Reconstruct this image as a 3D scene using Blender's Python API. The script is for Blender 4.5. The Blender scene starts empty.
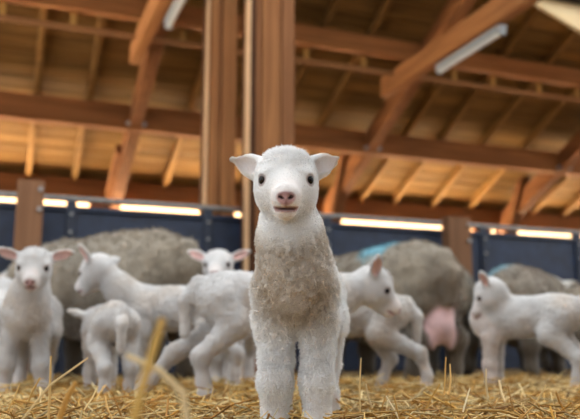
import bpy, math, random
import numpy as np
from mathutils import Vector, Matrix

random.seed(7)
rng = np.random.default_rng(11)
scene = bpy.context.scene
C = scene.collection

# ------------------------------------------------------------------ camera
F = 750.0                                   # focal length in pixels of the 580 x 419 frame
PITCH = math.atan(137.5 / F)
CAM = np.array([0.0, 0.0, 0.143])
cam = bpy.data.cameras.new('camera')
cam.sensor_width = 36.0
cam.lens = 36.0 * F / 580.0
cam.clip_start = 0.02
cam.dof.use_dof = True
cam.dof.focus_distance = 1.30
cam.dof.aperture_fstop = 3.6
camo = bpy.data.objects.new('camera', cam)
C.objects.link(camo)
camo.location = CAM
camo.rotation_euler = (math.pi / 2 + PITCH, 0, 0)
scene.camera = camo

# ------------------------------------------------------------------ light
world = bpy.data.worlds.new('sky')
scene.world = world
world.use_nodes = True
bg = world.node_tree.nodes['Background']
bg.inputs[0].default_value = (0.90, 0.95, 1.0, 1)
bg.inputs[1].default_value = 1.25
sun = bpy.data.lights.new('sun', 'SUN')
sun.energy = 270.0
sun.angle = math.radians(1.5)
sun.color = (1.0, 0.90, 0.72)
suno = bpy.data.objects.new('sun', sun)
C.objects.link(suno)
TH = math.radians(20.8)
UV_U = np.array([math.cos(TH), math.sin(TH), 0.0])
UV_V = np.array([-math.sin(TH), math.cos(TH), 0.0])
sd = Vector(UV_V * 0.95 + UV_U * 0.12) + Vector((0, 0, 0.88))   # towards the sun: beyond the back wall
suno.rotation_euler = sd.to_track_quat('Z', 'Y').to_euler()
suno.location = (-6, 16, 12)
vs = scene.view_settings
scene.display_settings.display_device = 'sRGB'
vs.view_transform = 'Standard'
vs.look = 'None'
vs.gamma = 1.0
vs.exposure = 0.28
vs.use_curve_mapping = False

# ------------------------------------------------------------------ helpers
def ray(x, y):
    a = (x - 290) / F
    b = (209.5 - y) / F
    return np.array([a, math.cos(PITCH) - b * math.sin(PITCH), math.sin(PITCH) + b * math.cos(PITCH)])

def at_Y(x, y, Y):
    d = ray(x, y)
    return CAM + d * (Y / d[1])

def at_v(x, y, v):                          # pixel on the plane v = const of the barn, as (u, v, z)
    d = ray(x, y)
    P = CAM + d * (v / (d @ UV_V))
    return np.array([P @ UV_U, P @ UV_V, P[2]])

def at_u(x, y, u):
    d = ray(x, y)
    P = CAM + d * (u / (d @ UV_U))
    return np.array([P @ UV_U, P @ UV_V, P[2]])

def W(u, v, z):                             # barn coordinates to world
    p = UV_U * u + UV_V * v
    return np.array([p[0], p[1], z])

def tag(o, label=None, cat=None, group=None, kind=None):
    if label: o['label'] = label
    if cat: o['category'] = cat
    if group: o['group'] = group
    if kind: o['kind'] = kind
    return o

def empty(name, loc=(0, 0, 0), rz=0.0):
    o = bpy.data.objects.new(name, None)
    o.empty_display_size = 0.1
    o.location = loc
    o.rotation_euler = (0, 0, rz)
    C.objects.link(o)
    return o

def link(name, me, mat=None, parent=None):
    o = bpy.data.objects.new(name, me)
    C.objects.link(o)
    if mat is not None and not me.materials:
        me.materials.append(mat)
    if parent is not None:
        o.parent = parent
    return o

def mesh(name, v, f, smooth=False):
    me = bpy.data.meshes.new(name)
    me.from_pydata([tuple(map(float, p)) for p in v], [], [tuple(map(int, q)) for q in f])
    if smooth:
        me.shade_smooth()
    me.update()
    return me

def np_mesh(name, v, q, smooth=True):
    me = bpy.data.meshes.new(name)
    v = np.asarray(v, np.float32)
    q = np.asarray(q, np.int32)
    n = q.shape[1]
    me.vertices.add(len(v))
    me.vertices.foreach_set('co', v.ravel())
    me.loops.add(q.size)
    me.loops.foreach_set('vertex_index', q.ravel())
    me.polygons.add(len(q))
    me.polygons.foreach_set('loop_start', np.arange(0, q.size, n, dtype=np.int32))
    me.polygons.foreach_set('loop_total', np.full(len(q), n, np.int32))
    me.update(calc_edges=True)
    if smooth:
        me.shade_smooth()
    return me

def bar_geo(A, B, w, h, up=(0, 0, 1), cham=0.008):
    """a timber from A to B (world): w across, h in the up direction, chamfered long edges"""
    A = np.array(A, float); B = np.array(B, float)
    d = B - A; d /= np.linalg.norm(d)
    up = np.array(up, float)
    s = np.cross(d, up); s /= np.linalg.norm(s)
    t = np.cross(s, d)
    c = min(cham, w * 0.3, h * 0.3)
    pr = [(-w/2 + c, -h/2), (w/2 - c, -h/2), (w/2, -h/2 + c), (w/2, h/2 - c),
          (w/2 - c, h/2), (-w/2 + c, h/2), (-w/2, h/2 - c), (-w/2, -h/2 + c)]
    v = [A + s*x + t*y for x, y in pr] + [B + s*x + t*y for x, y in pr]
    f = [(i, (i + 1) % 8, 8 + (i + 1) % 8, 8 + i) for i in range(8)]
    f += [tuple(range(7, -1, -1)), tuple(range(8, 16))]
    return v, f

def bar(name, A, B, w, h, mat, parent=None, up=(0, 0, 1), cham=0.008):
    v, f = bar_geo(A, B, w, h, up, cham)
    return link(name, mesh(name, v, f), mat, parent)

def rod_geo(A, B, r, n=10):
    A = np.array(A, float); B = np.array(B, float)
    d = B - A; d /= np.linalg.norm(d)
    a = np.array([0, 0, 1.0]) if abs(d[2]) < 0.9 else np.array([1.0, 0, 0])
    s = np.cross(d, a); s /= np.linalg.norm(s)
    t = np.cross(s, d)
    v = [P + (s * math.cos(k * 2 * math.pi / n) + t * math.sin(k * 2 * math.pi / n)) * r for P in (A, B) for k in range(n)]
    f = [(k, (k + 1) % n, n + (k + 1) % n, n + k) for k in range(n)] + [tuple(range(n - 1, -1, -1)), tuple(range(n, 2 * n))]
    return v, f

def rod(name, A, B, r, mat, parent=None, n=10):
    v, f = rod_geo(A, B, r, n)
    return link(name, mesh(name, v, f), mat, parent)

# ------------------------------------------------------------------ materials
def new_mat(name):
    m = bpy.data.materials.new(name)
    m.use_nodes = True
    nt = m.node_tree
    return m, nt, nt.nodes, nt.links, nt.nodes['Principled BSDF']

def wood(name, c1, c2, scale=1.0, along='u', rough=0.75, bump=0.25):
    """timber with grain running along the barn's u, v or z axis"""
    m, nt, N, L, P = new_mat(name)
    tc = N.new('ShaderNodeTexCoord')
    mp = N.new('ShaderNodeMapping')
    mp.inputs['Rotation'].default_value = (0, 0, -TH)
    sc = N.new('ShaderNodeMapping')
    st = {'u': (0.6, 14, 14), 'v': (14, 0.6, 10), 'z': (14, 14, 0.6)}[along]
    sc.inputs['Scale'].default_value = tuple(s * scale for s in st)
    n1 = N.new('ShaderNodeTexNoise'); n1.inputs['Scale'].default_value = 1.6; n1.inputs['Detail'].default_value = 6
    n1.inputs['Distortion'].default_value = 1.2
    n2 = N.new('ShaderNodeTexNoise'); n2.inputs['Scale'].default_value = 1.3; n2.inputs['Detail'].default_value = 3
    oi = N.new('ShaderNodeObjectInfo')
    cr = N.new('ShaderNodeValToRGB')
    cr.color_ramp.elements[0].position = 0.30; cr.color_ramp.elements[0].color = (*c2, 1)
    cr.color_ramp.elements[1].position = 0.68; cr.color_ramp.elements[1].color = (*c1, 1)
    L.new(tc.outputs['Object'], mp.inputs[0]); L.new(mp.outputs[0], sc.inputs[0])
    L.new(sc.outputs[0], n1.inputs[0]); L.new(mp.outputs[0], n2.inputs[0])
    L.new(n1.outputs[0], cr.inputs[0])
    mx = N.new('ShaderNodeMix'); mx.data_type = 'RGBA'; mx.blend_type = 'MULTIPLY'; mx.inputs[0].default_value = 1.0
    ad = N.new('ShaderNodeMath'); ad.operation = 'MULTIPLY_ADD'; ad.inputs[1].default_value = 0.45; ad.inputs[2].default_value = 0.60
    a2 = N.new('ShaderNodeMath'); a2.operation = 'MULTIPLY_ADD'; a2.inputs[1].default_value = 0.35
    L.new(n2.outputs[0], a2.inputs[0]); L.new(oi.outputs['Random'], ad.inputs[0]); L.new(ad.outputs[0], a2.inputs[2])
    L.new(cr.outputs[0], mx.inputs[6]); L.new(a2.outputs[0], mx.inputs[7])
    L.new(mx.outputs[2], P.inputs['Base Color'])
    P.inputs['Roughness'].default_value = rough
    P.inputs['Specular IOR Level'].default_value = 0.12
    b = N.new('ShaderNodeBump'); b.inputs['Strength'].default_value = bump; b.inputs['Distance'].default_value = 0.004
    L.new(n1.outputs[0], b.inputs['Height']); L.new(b.outputs[0], P.inputs['Normal'])
    return m

def plain(name, col, rough=0.6, metal=0.0, noise=0.15, nscale=12):
    m, nt, N, L, P = new_mat(name)
    tc = N.new('ShaderNodeTexCoord')
    n = N.new('ShaderNodeTexNoise'); n.inputs['Scale'].default_value = nscale; n.inputs['Detail'].default_value = 5
    cr = N.new('ShaderNodeValToRGB')
    cr.color_ramp.elements[0].position = 0.3; cr.color_ramp.elements[1].position = 0.7
    cr.color_ramp.elements[0].color = (*[c * (1 - noise) for c in col], 1)
    cr.color_ramp.elements[1].color = (*[min(1, c * (1 + noise)) for c in col], 1)
    L.new(tc.outputs['Object'], n.inputs[0]); L.new(n.outputs[0], cr.inputs[0]); L.new(cr.outputs[0], P.inputs['Base Color'])
    P.inputs['Roughness'].default_value = rough
    P.inputs['Metallic'].default_value = metal
    return m

def coat(name, nscale, bump, dist, rough=0.9, mott=0.12, mscale=9, sheen=0.3):
    """animal coat: colour from the body's own colour attribute, curls as bump"""
    m, nt, N, L, P = new_mat(name)
    at = N.new('ShaderNodeAttribute'); at.attribute_name = 'Col'
    tc = N.new('ShaderNodeTexCoord')
    n = N.new('ShaderNodeTexNoise'); n.inputs['Scale'].default_value = nscale; n.inputs['Detail'].default_value = 4
    n.inputs['Distortion'].default_value = 1.5
    m2 = N.new('ShaderNodeTexNoise'); m2.inputs['Scale'].default_value = mscale; m2.inputs['Detail'].default_value = 4
    mr = N.new('ShaderNodeMapRange')
    mr.inputs[1].default_value = 0.3; mr.inputs[2].default_value = 0.7
    mr.inputs[3].default_value = 1 - mott; mr.inputs[4].default_value = 1 + mott * 0.5
    mx = N.new('ShaderNodeMix'); mx.data_type = 'RGBA'; mx.blend_type = 'MULTIPLY'; mx.inputs[0].default_value = 1
    L.new(tc.outputs['Object'], n.inputs[0]); L.new(tc.outputs['Object'], m2.inputs[0])
    L.new(m2.outputs[0], mr.inputs[0]); L.new(at.outputs['Color'], mx.inputs[6]); L.new(mr.outputs[0], mx.inputs[7])
    L.new(mx.outputs[2], P.inputs['Base Color'])
    P.inputs['Roughness'].default_value = rough
    P.inputs['Sheen Weight'].default_value = sheen
    P.inputs['Specular IOR Level'].default_value = 0.15
    b = N.new('ShaderNodeBump'); b.inputs['Strength'].default_value = bump; b.inputs['Distance'].default_value = dist
    L.new(n.outputs[0], b.inputs['Height']); L.new(b.outputs[0], P.inputs['Normal'])
    return m

def attr_mat(name, rough=0.6, trans=0.0):
    m, nt, N, L, P = new_mat(name)
    at = N.new('ShaderNodeAttribute'); at.attribute_name = 'Col'
    L.new(at.outputs['Color'], P.inputs['Base Color'])
    P.inputs['Roughness'].default_value = rough
    P.inputs['Specular IOR Level'].default_value = 0.2
    return m

M = {
    'plank': wood('roof_plank_wood', (0.2584, 0.1306, 0.0350), (0.1340, 0.0657, 0.0183), 1.0, 'u'),
    'rafter': wood('rafter_wood', (0.2584, 0.1283, 0.0348), (0.1531, 0.0733, 0.0209), 1.0, 'v'),
    'glulam_u': wood('purlin_wood', (0.2693, 0.1015, 0.0307), (0.1584, 0.0560, 0.0167), 1.0, 'u'),
    'glulam_v': wood('truss_wood', (0.2138, 0.0840, 0.0279), (0.1346, 0.0490, 0.0167), 1.0, 'v'),
    'tie': wood('tie_wood', (0.3010, 0.1260, 0.0446), (0.1980, 0.0770, 0.0251), 1.0, 'v'),
    'batten': wood('batten_wood', (0.2693, 0.1190, 0.0446), (0.1901, 0.0805, 0.0279), 1.0, 'u'),
    'hanger': wood('hanger_wood', (0.3600, 0.1890, 0.0496), (0.2592, 0.1260, 0.0310), 1.0, 'z'),
    'post': wood('post_wood', (0.3360, 0.1482, 0.0562), (0.2080, 0.0819, 0.0302), 0.8, 'z'),
    'post_dark': wood('post_dark_wood', (0.2080, 0.0897, 0.0374), (0.1360, 0.0562, 0.0230), 0.8, 'z'),
    'fencepost': wood('fence_post_wood', (0.2000, 0.1014, 0.0540), (0.1360, 0.0663, 0.0346), 0.8, 'z'),
    'lit_edge': wood('lit_edge', (0.62, 0.40, 0.23), (0.46, 0.27, 0.14), 0.8, 'z'),  # pale left edges of the posts: side light put into the colour
    'post_core': wood('post_core_wood', (0.10, 0.045, 0.022), (0.07, 0.03, 0.015), 0.8, 'z'),
    'pale': wood('sun_patch_wood', (0.90, 0.70, 0.42), (0.80, 0.58, 0.32), 0.6, 'u'),
    'dark': wood('dark_wood', (0.05, 0.035, 0.03), (0.03, 0.02, 0.02), 0.6, 'u'),
    'wallboard': wood('wall_board_wood', (0.30, 0.16, 0.08), (0.2, 0.1, 0.05), 1.0, 'u'),
    'navy': plain('navy_steel', (0.010, 0.018, 0.042), 0.55, 0.0, 0.35, 9),
    'navy_post': plain('navy_post_steel', (0.010, 0.016, 0.034), 0.5, 0.0, 0.2, 20),
    'galv': plain('galvanised_steel', (0.22, 0.21, 0.20), 0.5, 0.5, 0.2, 30),
    'bolt': plain('bolt_steel', (0.30, 0.29, 0.28), 0.4, 0.6, 0.1, 40),
    'lampbody': plain('lamp_housing', (0.26, 0.28, 0.29), 0.5, 0.0, 0.08, 30),
    'tube': plain('lamp_tube_glass', (0.55, 0.57, 0.58), 0.25, 0.0, 0.03, 30),
    'ground': plain('pale_gravel', (0.72, 0.66, 0.56), 0.95, 0.0, 0.15, 40),
    'cream': plain('slit_tint_cream', (0.80, 0.70, 0.50), 0.9, 0.0, 0.05, 3),
    'bounce_sink': plain('bounce_sink_ground', (0.045, 0.034, 0.026), 0.95, 0.0, 0.3, 14),
    'roofsheet': plain('roof_sheet', (0.25, 0.12, 0.08), 0.8, 0.0, 0.2, 10),
    'lamb': coat('lamb_coat', 160, 0.6, 0.004, mott=0.2),
    'fur': coat('lamb_hair', 40, 0.0, 0.001, mott=0.06, sheen=0.0),
    'ewe': coat('ewe_fleece', 55, 0.8, 0.014, mott=0.30, mscale=7),
    'straw': attr_mat('straw_stalks', 0.55),
}

def eye_material():
    m, nt, N, L, P = new_mat('lamb_eye')
    P.inputs['Base Color'].default_value = (0.012, 0.008, 0.006, 1)
    P.inputs['Roughness'].default_value = 0.18
    P.inputs['Specular IOR Level'].default_value = 0.3
    return m
M['eye'] = eye_material()

def sheet_material():
    m = bpy.data.materials.new('added_diffuser_sheet')
    m.use_nodes = True
    N, L = m.node_tree.nodes, m.node_tree.links
    N.remove(N['Principled BSDF'])
    t = N.new('ShaderNodeBsdfTranslucent')
    t.inputs[0].default_value = (0.060, 0.070, 0.088, 1)  # added sheets, tinted cool to balance the warm sun
    L.new(t.outputs[0], N['Material Output'].inputs[0])
    return m
M['sheet'] = sheet_material()

def bed_material():
    m, nt, N, L, P = new_mat('straw_bed')
    tc = N.new('ShaderNodeTexCoord')
    n = N.new('ShaderNodeTexNoise'); n.inputs['Scale'].default_value = 60; n.inputs['Detail'].default_value = 8
    n.inputs['Distortion'].default_value = 3
    cr = N.new('ShaderNodeValToRGB')
    cr.color_ramp.elements[0].position = 0.33; cr.color_ramp.elements[0].color = (0.09, 0.05, 0.018, 1)
    cr.color_ramp.elements[1].position = 0.68; cr.color_ramp.elements[1].color = (0.42, 0.26, 0.09, 1)
    b = N.new('ShaderNodeBump'); b.inputs['Strength'].default_value = 0.8; b.inputs['Distance'].default_value = 0.02
    L.new(tc.outputs['Object'], n.inputs[0]); L.new(n.outputs[0], cr.inputs[0]); L.new(cr.outputs[0], P.inputs['Base Color'])
    L.new(n.outputs[0], b.inputs['Height']); L.new(b.outputs[0], P.inputs['Normal'])
    P.inputs['Roughness'].default_value = 0.9
    return m
M['bed'] = bed_material()

# ------------------------------------------------------------------ the barn
TS = math.tan(math.radians(24.65))
VE, ZE = 9.30, 2.07                          # eave line
V_RIDGE = 4.55
U0, U1 = -3.0, 13.0
def roof_z(v): return ZE + TS * (VE - v)
SL = np.array([*( -UV_V * 1.0)[:2], TS]); SL /= np.linalg.norm(SL)          # up the slope, towards the camera
NRM = np.cross(UV_U, -SL); NRM /= np.linalg.norm(NRM)
if NRM[2] < 0: NRM = -NRM

# floor: a bed of trodden straw, gently uneven
nx, ny = 70, 60
gx = np.linspace(U0, U1, nx); gy = np.linspace(0.05, 5.72, ny)
fv, ff = [], []
for j in range(ny):
    for i in range(nx):
        x, y = W(gx[i], gy[j], 0)[:2]
        fv.append((x, y, -0.055 + 0.006 * math.sin(3 * x + 1.3 * y) * math.cos(2.1 * y - x)))
for j in range(ny - 1):
    for i in range(nx - 1):
        a = j * nx + i
        ff.append((a, a + 1, a + 1 + nx, a + nx))
tag(link('floor', mesh('floor', fv, ff, True), M['bed']), kind='structure')
# added dark ground behind the camera, to cut the sun's bounce
a, b, c, d = W(U0 - 6, -9, -0.062), W(U1, -9, -0.062), W(U1, 0.06, -0.062), W(U0 - 6, 0.06, -0.062)
tag(link('ground_front_added', mesh('ground_front_added', [a, b, c, d], [(0, 1, 2, 3)]), M['bounce_sink']), kind='structure')
# floor between fence and back wall, coloured dark to cut bounce onto the roof
a, b, c, d = W(U0, 5.71, -0.062), W(U1, 5.71, -0.062), W(U1, VE + 0.1, -0.062), W(U0, VE + 0.1, -0.062)
tag(link('floor_alley', mesh('floor_alley', [a, b, c, d], [(0, 1, 2, 3)]), M['bounce_sink']), kind='structure')
# outside ground beyond the back wall
a, b, c, d = W(-14, VE + 0.10, -0.03), W(26, VE + 0.10, -0.03), W(26, 40, -0.03), W(-14, 40, -0.03)
tag(link('ground_outside', mesh('ground_outside', [a, b, c, d], [(0, 1, 2, 3)]), M['ground']), kind='structure')

# back wall: low boarding, open above it up to the eave beam
wall = tag(empty('wall_back', W(4, VE, 0)), kind='structure')
def wl(p): return np.array(p) - np.array(wall.location)
zb = -0.06
k = 0
while zb < 1.40:
    zt = zb + 0.165
    uu = U0 + (k % 2) * 0.8
    while uu < U1:
        ue = min(uu + 3.2, U1)
        bar('board', wl(W(uu + 0.003, VE, (zb + zt) / 2)), wl(W(ue - 0.003, VE, (zb + zt) / 2)), 0.03, 0.158, M['wallboard'], wall)
        uu = ue
    zb = zt; k += 1
for u in (-1.8, 1.06, 3.95, 6.62, 9.6, 12.0):
    bar('wall_post', wl(W(u, VE + 0.06, -0.05)), wl(W(u, VE + 0.06, 1.96)), 0.30, 0.09, M['post_dark'], wall, up=UV_V)

# roof: sheet on top, planks and rafters beneath
roof = tag(empty('ceiling', W(4, VE, 2.1)), kind='structure')
def rl(p): return np.array(p) - np.array(roof.location)
LEN = (VE + 0.30 - V_RIDGE) / (-SL @ UV_V)
P0 = W(0, VE + 0.30, roof_z(VE + 0.30)) + NRM * 0.10
sheet = [P0 + UV_U * uu + SL * ss + NRM * nn for nn in (0.026, 0.05) for uu, ss in ((U0, 0), (U1, 0), (U1, LEN), (U0, LEN))]
link('roof_sheet', mesh('roof_sheet', [rl(p) for p in sheet],
     [(3, 2, 1, 0), (4, 5, 6, 7), (0, 1, 5, 4), (1, 2, 6, 5), (2, 3, 7, 6), (3, 0, 4, 7)]), M['roofsheet'], roof)
PW = 0.185
row = 0
s = 0.0
while s < LEN - 0.02:
    w = min(PW, LEN - s)
    uu = U0 - (row % 3) * 1.1
    while uu < U1:
        ue = uu + 3.3
        a0, a1 = max(uu, U0), min(ue, U1)
        if a1 - a0 > 0.1:
            off = NRM * (0.012 + random.uniform(-0.004, 0.004))
            bar('plank', rl(P0 + UV_U * (a0 + .002) + SL * (s + w / 2) + off), rl(P0 + UV_U * (a1 - .002) + SL * (s + w / 2) + off),
                w - 0.010, 0.022, M['plank'], roof, up=NRM, cham=0.004)
        uu = ue
    s += w; row += 1
RU = [-2.55, -2.0, -1.45, -0.9, -0.37, 0.18, 0.71, 1.81, 2.35, 2.87, 3.40, 4.55, 5.06, 5.68, 6.31, 7.42, 8.0, 8.6, 9.2, 10.3, 10.9, 11.5, 12.1]
for u in RU:
    A = W(u, VE + 0.25, roof_z(VE + 0.25)) + NRM * 0.05
    bar('rafter', rl(A), rl(A + SL * (LEN - 0.1)), 0.065, 0.10, M['rafter'], roof, up=NRM)

# added unseen barn half, shaping the light: roof lights, lower roof, front wall
VF, VO = -3.2, 0.3
ZR = roof_z(V_RIDGE) + 0.12
front = tag(empty('ceiling_front_added', W(4, 0, 2.1)), kind='structure')
SF = np.array([*(UV_V * 0.985)[:2], 0.165]); SF /= np.linalg.norm(SF)
NF = np.cross(UV_U, SF)
PF = W(0, V_RIDGE, ZR) - np.array(front.location)
LF = (V_RIDGE - VF) / (SF @ UV_V)
LO = (V_RIDGE - VO) / (SF @ UV_V)
s = LO
while s < LF:                                # boards on the lower half
    bar('plank', PF + UV_U * U0 - SF * (s + .1), PF + UV_U * U1 - SF * (s + .1), 0.199, 0.022, M['plank'], front, up=NF)  # planks of the added lower roof
    s += 0.2
us = list(np.arange(U0, U1 + .1, 1.0))
for u in us:
    A = PF + UV_U * u - NF * .065
    bar('rafter', A, A - SF * LF, 0.07, 0.10, M['rafter'], front, up=NF)  # rafters of the added roof
for u in us[:-1]:                            # added translucent sheets between the rafters, to spread light from overhead
    q = [PF + UV_U * (u + du) - SF * ss for du, ss in ((0, 0), (1.0, 0), (1.0, LO), (0, LO))]
    link('added_roof_light', mesh('added_roof_light', q, [(0, 1, 2, 3)]), M['sheet'], front)
wallf = tag(empty('wall_front_added', W(4, VF, 0)), kind='structure')  # added wall with dark boards, holds back low light and bounce
for k in range(9):
    z = -0.06 + 0.165 * k + .0825
    bar('board', W(U0, VF, z) - np.array(wallf.location), W(U1, VF, z) - np.array(wallf.location), 0.03, 0.158, M['dark'], wallf)  # boards of the added front wall
# added cream wall, made up to give the slit under the eave its tint
a = W(5, 16, 0)
v, f = bar_geo(W(-12, 16, 1.65) - a, W(24, 16, 1.65) - a, 0.25, 3.4)
o = tag(link('wall_slit_tint', mesh('wall_slit_tint', v, f), M['cream']), kind='structure')
o.location = a

def thing_bar(name, label, cat, A, B, w, h, mat, up=(0, 0, 1), group=None):
    base = (np.array(A) + np.array(B)) / 2
    v, f = bar_geo(np.array(A) - base, np.array(B) - base, w, h, up)
    o = link(name, mesh(name, v, f), mat)
    o.location = base
    return tag(o, label, cat, group)

# eave beam
thing_bar('eave_beam', 'brown horizontal timber beam along the eave above the bright slit', 'beam',
          W(U0, VE - 0.02, 2.045), W(U1, VE - 0.02, 2.045), 0.14, 0.24, M['glulam_u'])
# lower purlin, upper purlin with batten and hangers
thing_bar('purlin', 'thick lower roof purlin crossing just above the bright eave boards', 'beam',
          W(U0, 7.92, 2.575), W(U1, 7.92, 2.575), 0.14, 0.27, M['glulam_u'])
tr = empty('lattice_purlin', W(4, 6.6, 3.0))
tag(tr, 'upper reddish purlin with a thin batten hung below on short yellow hangers', 'beam')
def tl(p): return np.array(p) - np.array(tr.location)
bar('purlin_beam', tl(W(U0, 6.60, 3.225)), tl(W(U1, 6.60, 3.225)), 0.10, 0.20, M['glulam_u'], tr)
bt = bar('batten', tl(W(U0, 6.64, 2.975)), tl(W(U1, 6.64, 2.975)), 0.05, 0.045, M['batten'], tr)
for u in [-2.3, -1.6, -0.9, -0.17, 0.43, 1.04, 1.43, 2.12, 2.71, 3.35, 3.92, 4.45, 4.96, 5.59, 6.13, 6.75, 7.4, 8.0]:
    bar('hanger', tl(W(u, 6.66, 2.955)), tl(W(u, 6.66, 3.20)), 0.055, 0.03, M['hanger'], bt, up=UV_V)
# ridge-side purlin, its shadow put into a near-black colour
thing_bar('purlin', 'purlin at the top right corner, coloured near black for shadow, above the pale board', 'beam',
          W(U0, 5.50, 3.64), W(U1, 5.50, 3.64), 0.13, 0.22, M['dark'])

TRU = [1.21, 4.04, 6.90, 9.75]
TIE = [1.03, 3.725, 6.58, 9.45]
TLAB = ['left timber roof truss running up past the left lamp tube',
        'middle timber roof truss rising from behind the lamb\'s ear to the right lamp',
        'right timber roof truss with a leaning strut at the right edge',
        'far timber roof truss beyond the right edge']
for k in range(3):
    u = TRU[k]
    t = empty('roof_truss', W(u, 8.2, 0))
    tag(t, TLAB[k], 'roof truss', 'roof trusses')
    def ll(p): return np.array(p) - np.array(t.location)
    A = W(u, VE + 0.1, roof_z(VE + 0.1)) - NRM * 0.13
    B = W(u, V_RIDGE, roof_z(V_RIDGE)) - NRM * 0.13
    pr_ = bar('principal_rafter', ll(A), ll(B), 0.13, 0.24, M['glulam_v'], t, up=NRM)
    bar('tie_beam', ll(W(TIE[k], 6.90, 2.91)), ll(W(TIE[k], 2.6, 2.91)), 0.10, 0.22, M['tie'], t)
    px = [((109, 205), (123, 150)), ((336, 214), (348, 150)), ((510, 236), (526, 168))][k]
    a = at_u(*px[0], u - 0.05); b = at_u(*px[1], u - 0.05)
    d = (a - b) / (b[2] - a[2])
    foot = b + d * b[2] * 0.92
    bar('strut', ll(W(*foot)), ll(W(*b)), 0.15, 0.13, M['glulam_v'], t, up=UV_V)
    for sgn in (-1, 1):                       # bolts at the purlin joint
        q = W(u + sgn * 0.085, 7.86, 2.50)
        rod('bolt', ll(q), ll(q - UV_V * 0.05), 0.022, M['bolt'], pr_, 8)
# added board, its pale colour standing in for a patch of sunlight
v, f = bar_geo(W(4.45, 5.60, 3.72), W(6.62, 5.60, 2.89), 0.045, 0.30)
o = link('sun_patch_board', mesh('sun_patch_board', v, f), M['pale'])
tag(o, 'wide pale yellow board standing in for a patch of sunlight at the top right corner', 'sun patch board')

# fluorescent lamps under the ties
def lamp(u, v0, v1, label):
    t = empty('tube_lamp', W(u, (v0 + v1) / 2, 2.70))
    tag(t, label, 'lamp', 'tube lamps under the ties')
    def ll(p): return np.array(p) - np.array(t.location)
    hs = bar('housing', ll(W(u, v0, 2.765)), ll(W(u, v1, 2.765)), 0.075, 0.05, M['lampbody'], t)
    rod('tube', ll(W(u, v0 + 0.02, 2.722)), ll(W(u, v1 - 0.02, 2.722)), 0.022, M['tube'], t, 12)
    for vv in (v0 + 0.015, v1 - 0.015):
        bar('end_cap', ll(W(u - 0.03, vv, 2.728)), ll(W(u + 0.03, vv, 2.728)), 0.03, 0.055, M['lampbody'], hs)
lamp(1.12, 4.75, 5.76, 'grey fluorescent tube lamp at the top left beside the timber post')
lamp(3.74, 4.86, 5.85, 'grey fluorescent tube lamp at the upper right under the middle truss')

# the pair of tall posts behind the lamb
ZT = 3.62
def post(name, label, u0, u1, v0, v1, ztop, mats, boards, parent_loc):
    t = empty(name, W((u0 + u1) / 2, (v0 + v1) / 2, -0.06))
    tag(t, label, 'post')
    loc = np.array(t.location)
    bar('core', W((u0 + u1) / 2, (v0 + v1) / 2 , -0.06) - loc, W((u0 + u1) / 2, (v0 + v1) / 2, ztop) - loc, u1 - u0, v1 - v0, mats, t, up=UV_V)
    for (a, b, th, mt) in boards:
        bar('face_board', W((a + b) / 2, v0 - th / 2, -0.06) - loc, W((a + b) / 2, v0 - th / 2, ztop - 0.03) - loc, b - a, th, mt, t, up=UV_V)
    return t
post('timber_post', 'tall reddish timber post standing behind the fence, left of the pair', 1.44, 1.70, 5.72, 5.88, 3.66, M['post_core'],
     [(1.428, 1.452, 0.04, M['lit_edge']), (1.462, 1.550, 0.03, M['post']), (1.562, 1.690, 0.034, M['post'])], None)
post('timber_post', 'tall timber post right behind the front lamb, in front of the fence', 1.655, 2.05, 5.30, 5.42, 3.50, M['post_core'],
     [(1.638, 1.672, 0.05, M['lit_edge']), (1.730, 1.762, 0.02, M['post_dark']), (1.772, 1.925, 0.034, M['post']), (1.938, 2.045, 0.022, M['post_dark'])], None)

# fence: navy panels, dark posts, one pipe rail
fence = empty('pen_fence', W(2.4, 5.6, -0.06))
tag(fence, 'dark navy panel fence with a grey pipe rail behind the sheep', 'fence')
def fl(p): return np.array(p) - np.array(fence.location)
FP = [-2.62, -1.60, -0.59, 0.42, 1.44, 2.45, 3.97, 5.02, 6.04, 7.06]
for i in range(len(FP) - 1):
    a0, a1 = FP[i] + 0.03, FP[i + 1] - 0.03
    pn = bar('panel', fl(W(a0, 5.61, 0.54)), fl(W(a1, 5.61, 0.54)), 0.03, 1.18, M['navy'], fence)
    bar('panel_rim', fl(W(a0, 5.60, 1.133)), fl(W(a1, 5.60, 1.133)), 0.055, 0.04, M['navy'], pn)
for u in FP:
    fp = bar('fence_post', fl(W(u, 5.60, -0.06)), fl(W(u, 5.60, 1.19)), 0.07, 0.07, M['navy_post'], fence, up=UV_V)
    for z in (0.96, 1.09):
        q = W(u, 5.565, z)
        rod('bolt', fl(q), fl(q - UV_V * 0.012), 0.012, M['bolt'], fp, 8)
rod('rail', fl(W(-2.7, 5.60, 1.208)), fl(W(7.1, 5.60, 1.208)), 0.022, M['galv'], fence, 12)

def fence_post(px0, px1, ytop, vv, label):
    a = at_v(px0, ytop, vv); b = at_v(px1, ytop, vv)
    uc, w, zt = (a[0] + b[0]) / 2, b[0] - a[0], (a[2] + b[2]) / 2
    t = empty('wooden_fence_post', W(uc, vv + 0.07, -0.06))
    tag(t, label, 'post', 'wooden fence posts')
    loc = np.array(t.location)
    sh = bar('shaft', W(uc, vv + 0.065, -0.06) - loc, W(uc, vv + 0.065, zt) - loc, w, 0.13, M['fencepost'], t, up=UV_V, cham=0.012)
    for z in (zt - 0.06, zt - 0.20):
        q = W(uc + w * 0.36, vv, z)
        rod('bolt', q - loc, q - UV_V * 0.02 - loc, 0.017, M['bolt'], sh, 8)
fence_post(18, 45, 180, 5.33, 'short brown wooden fence post with bolts above the left lamb')
fence_post(449, 471, 217, 5.33, 'short brown wooden fence post behind the ewe with the udder')

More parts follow.
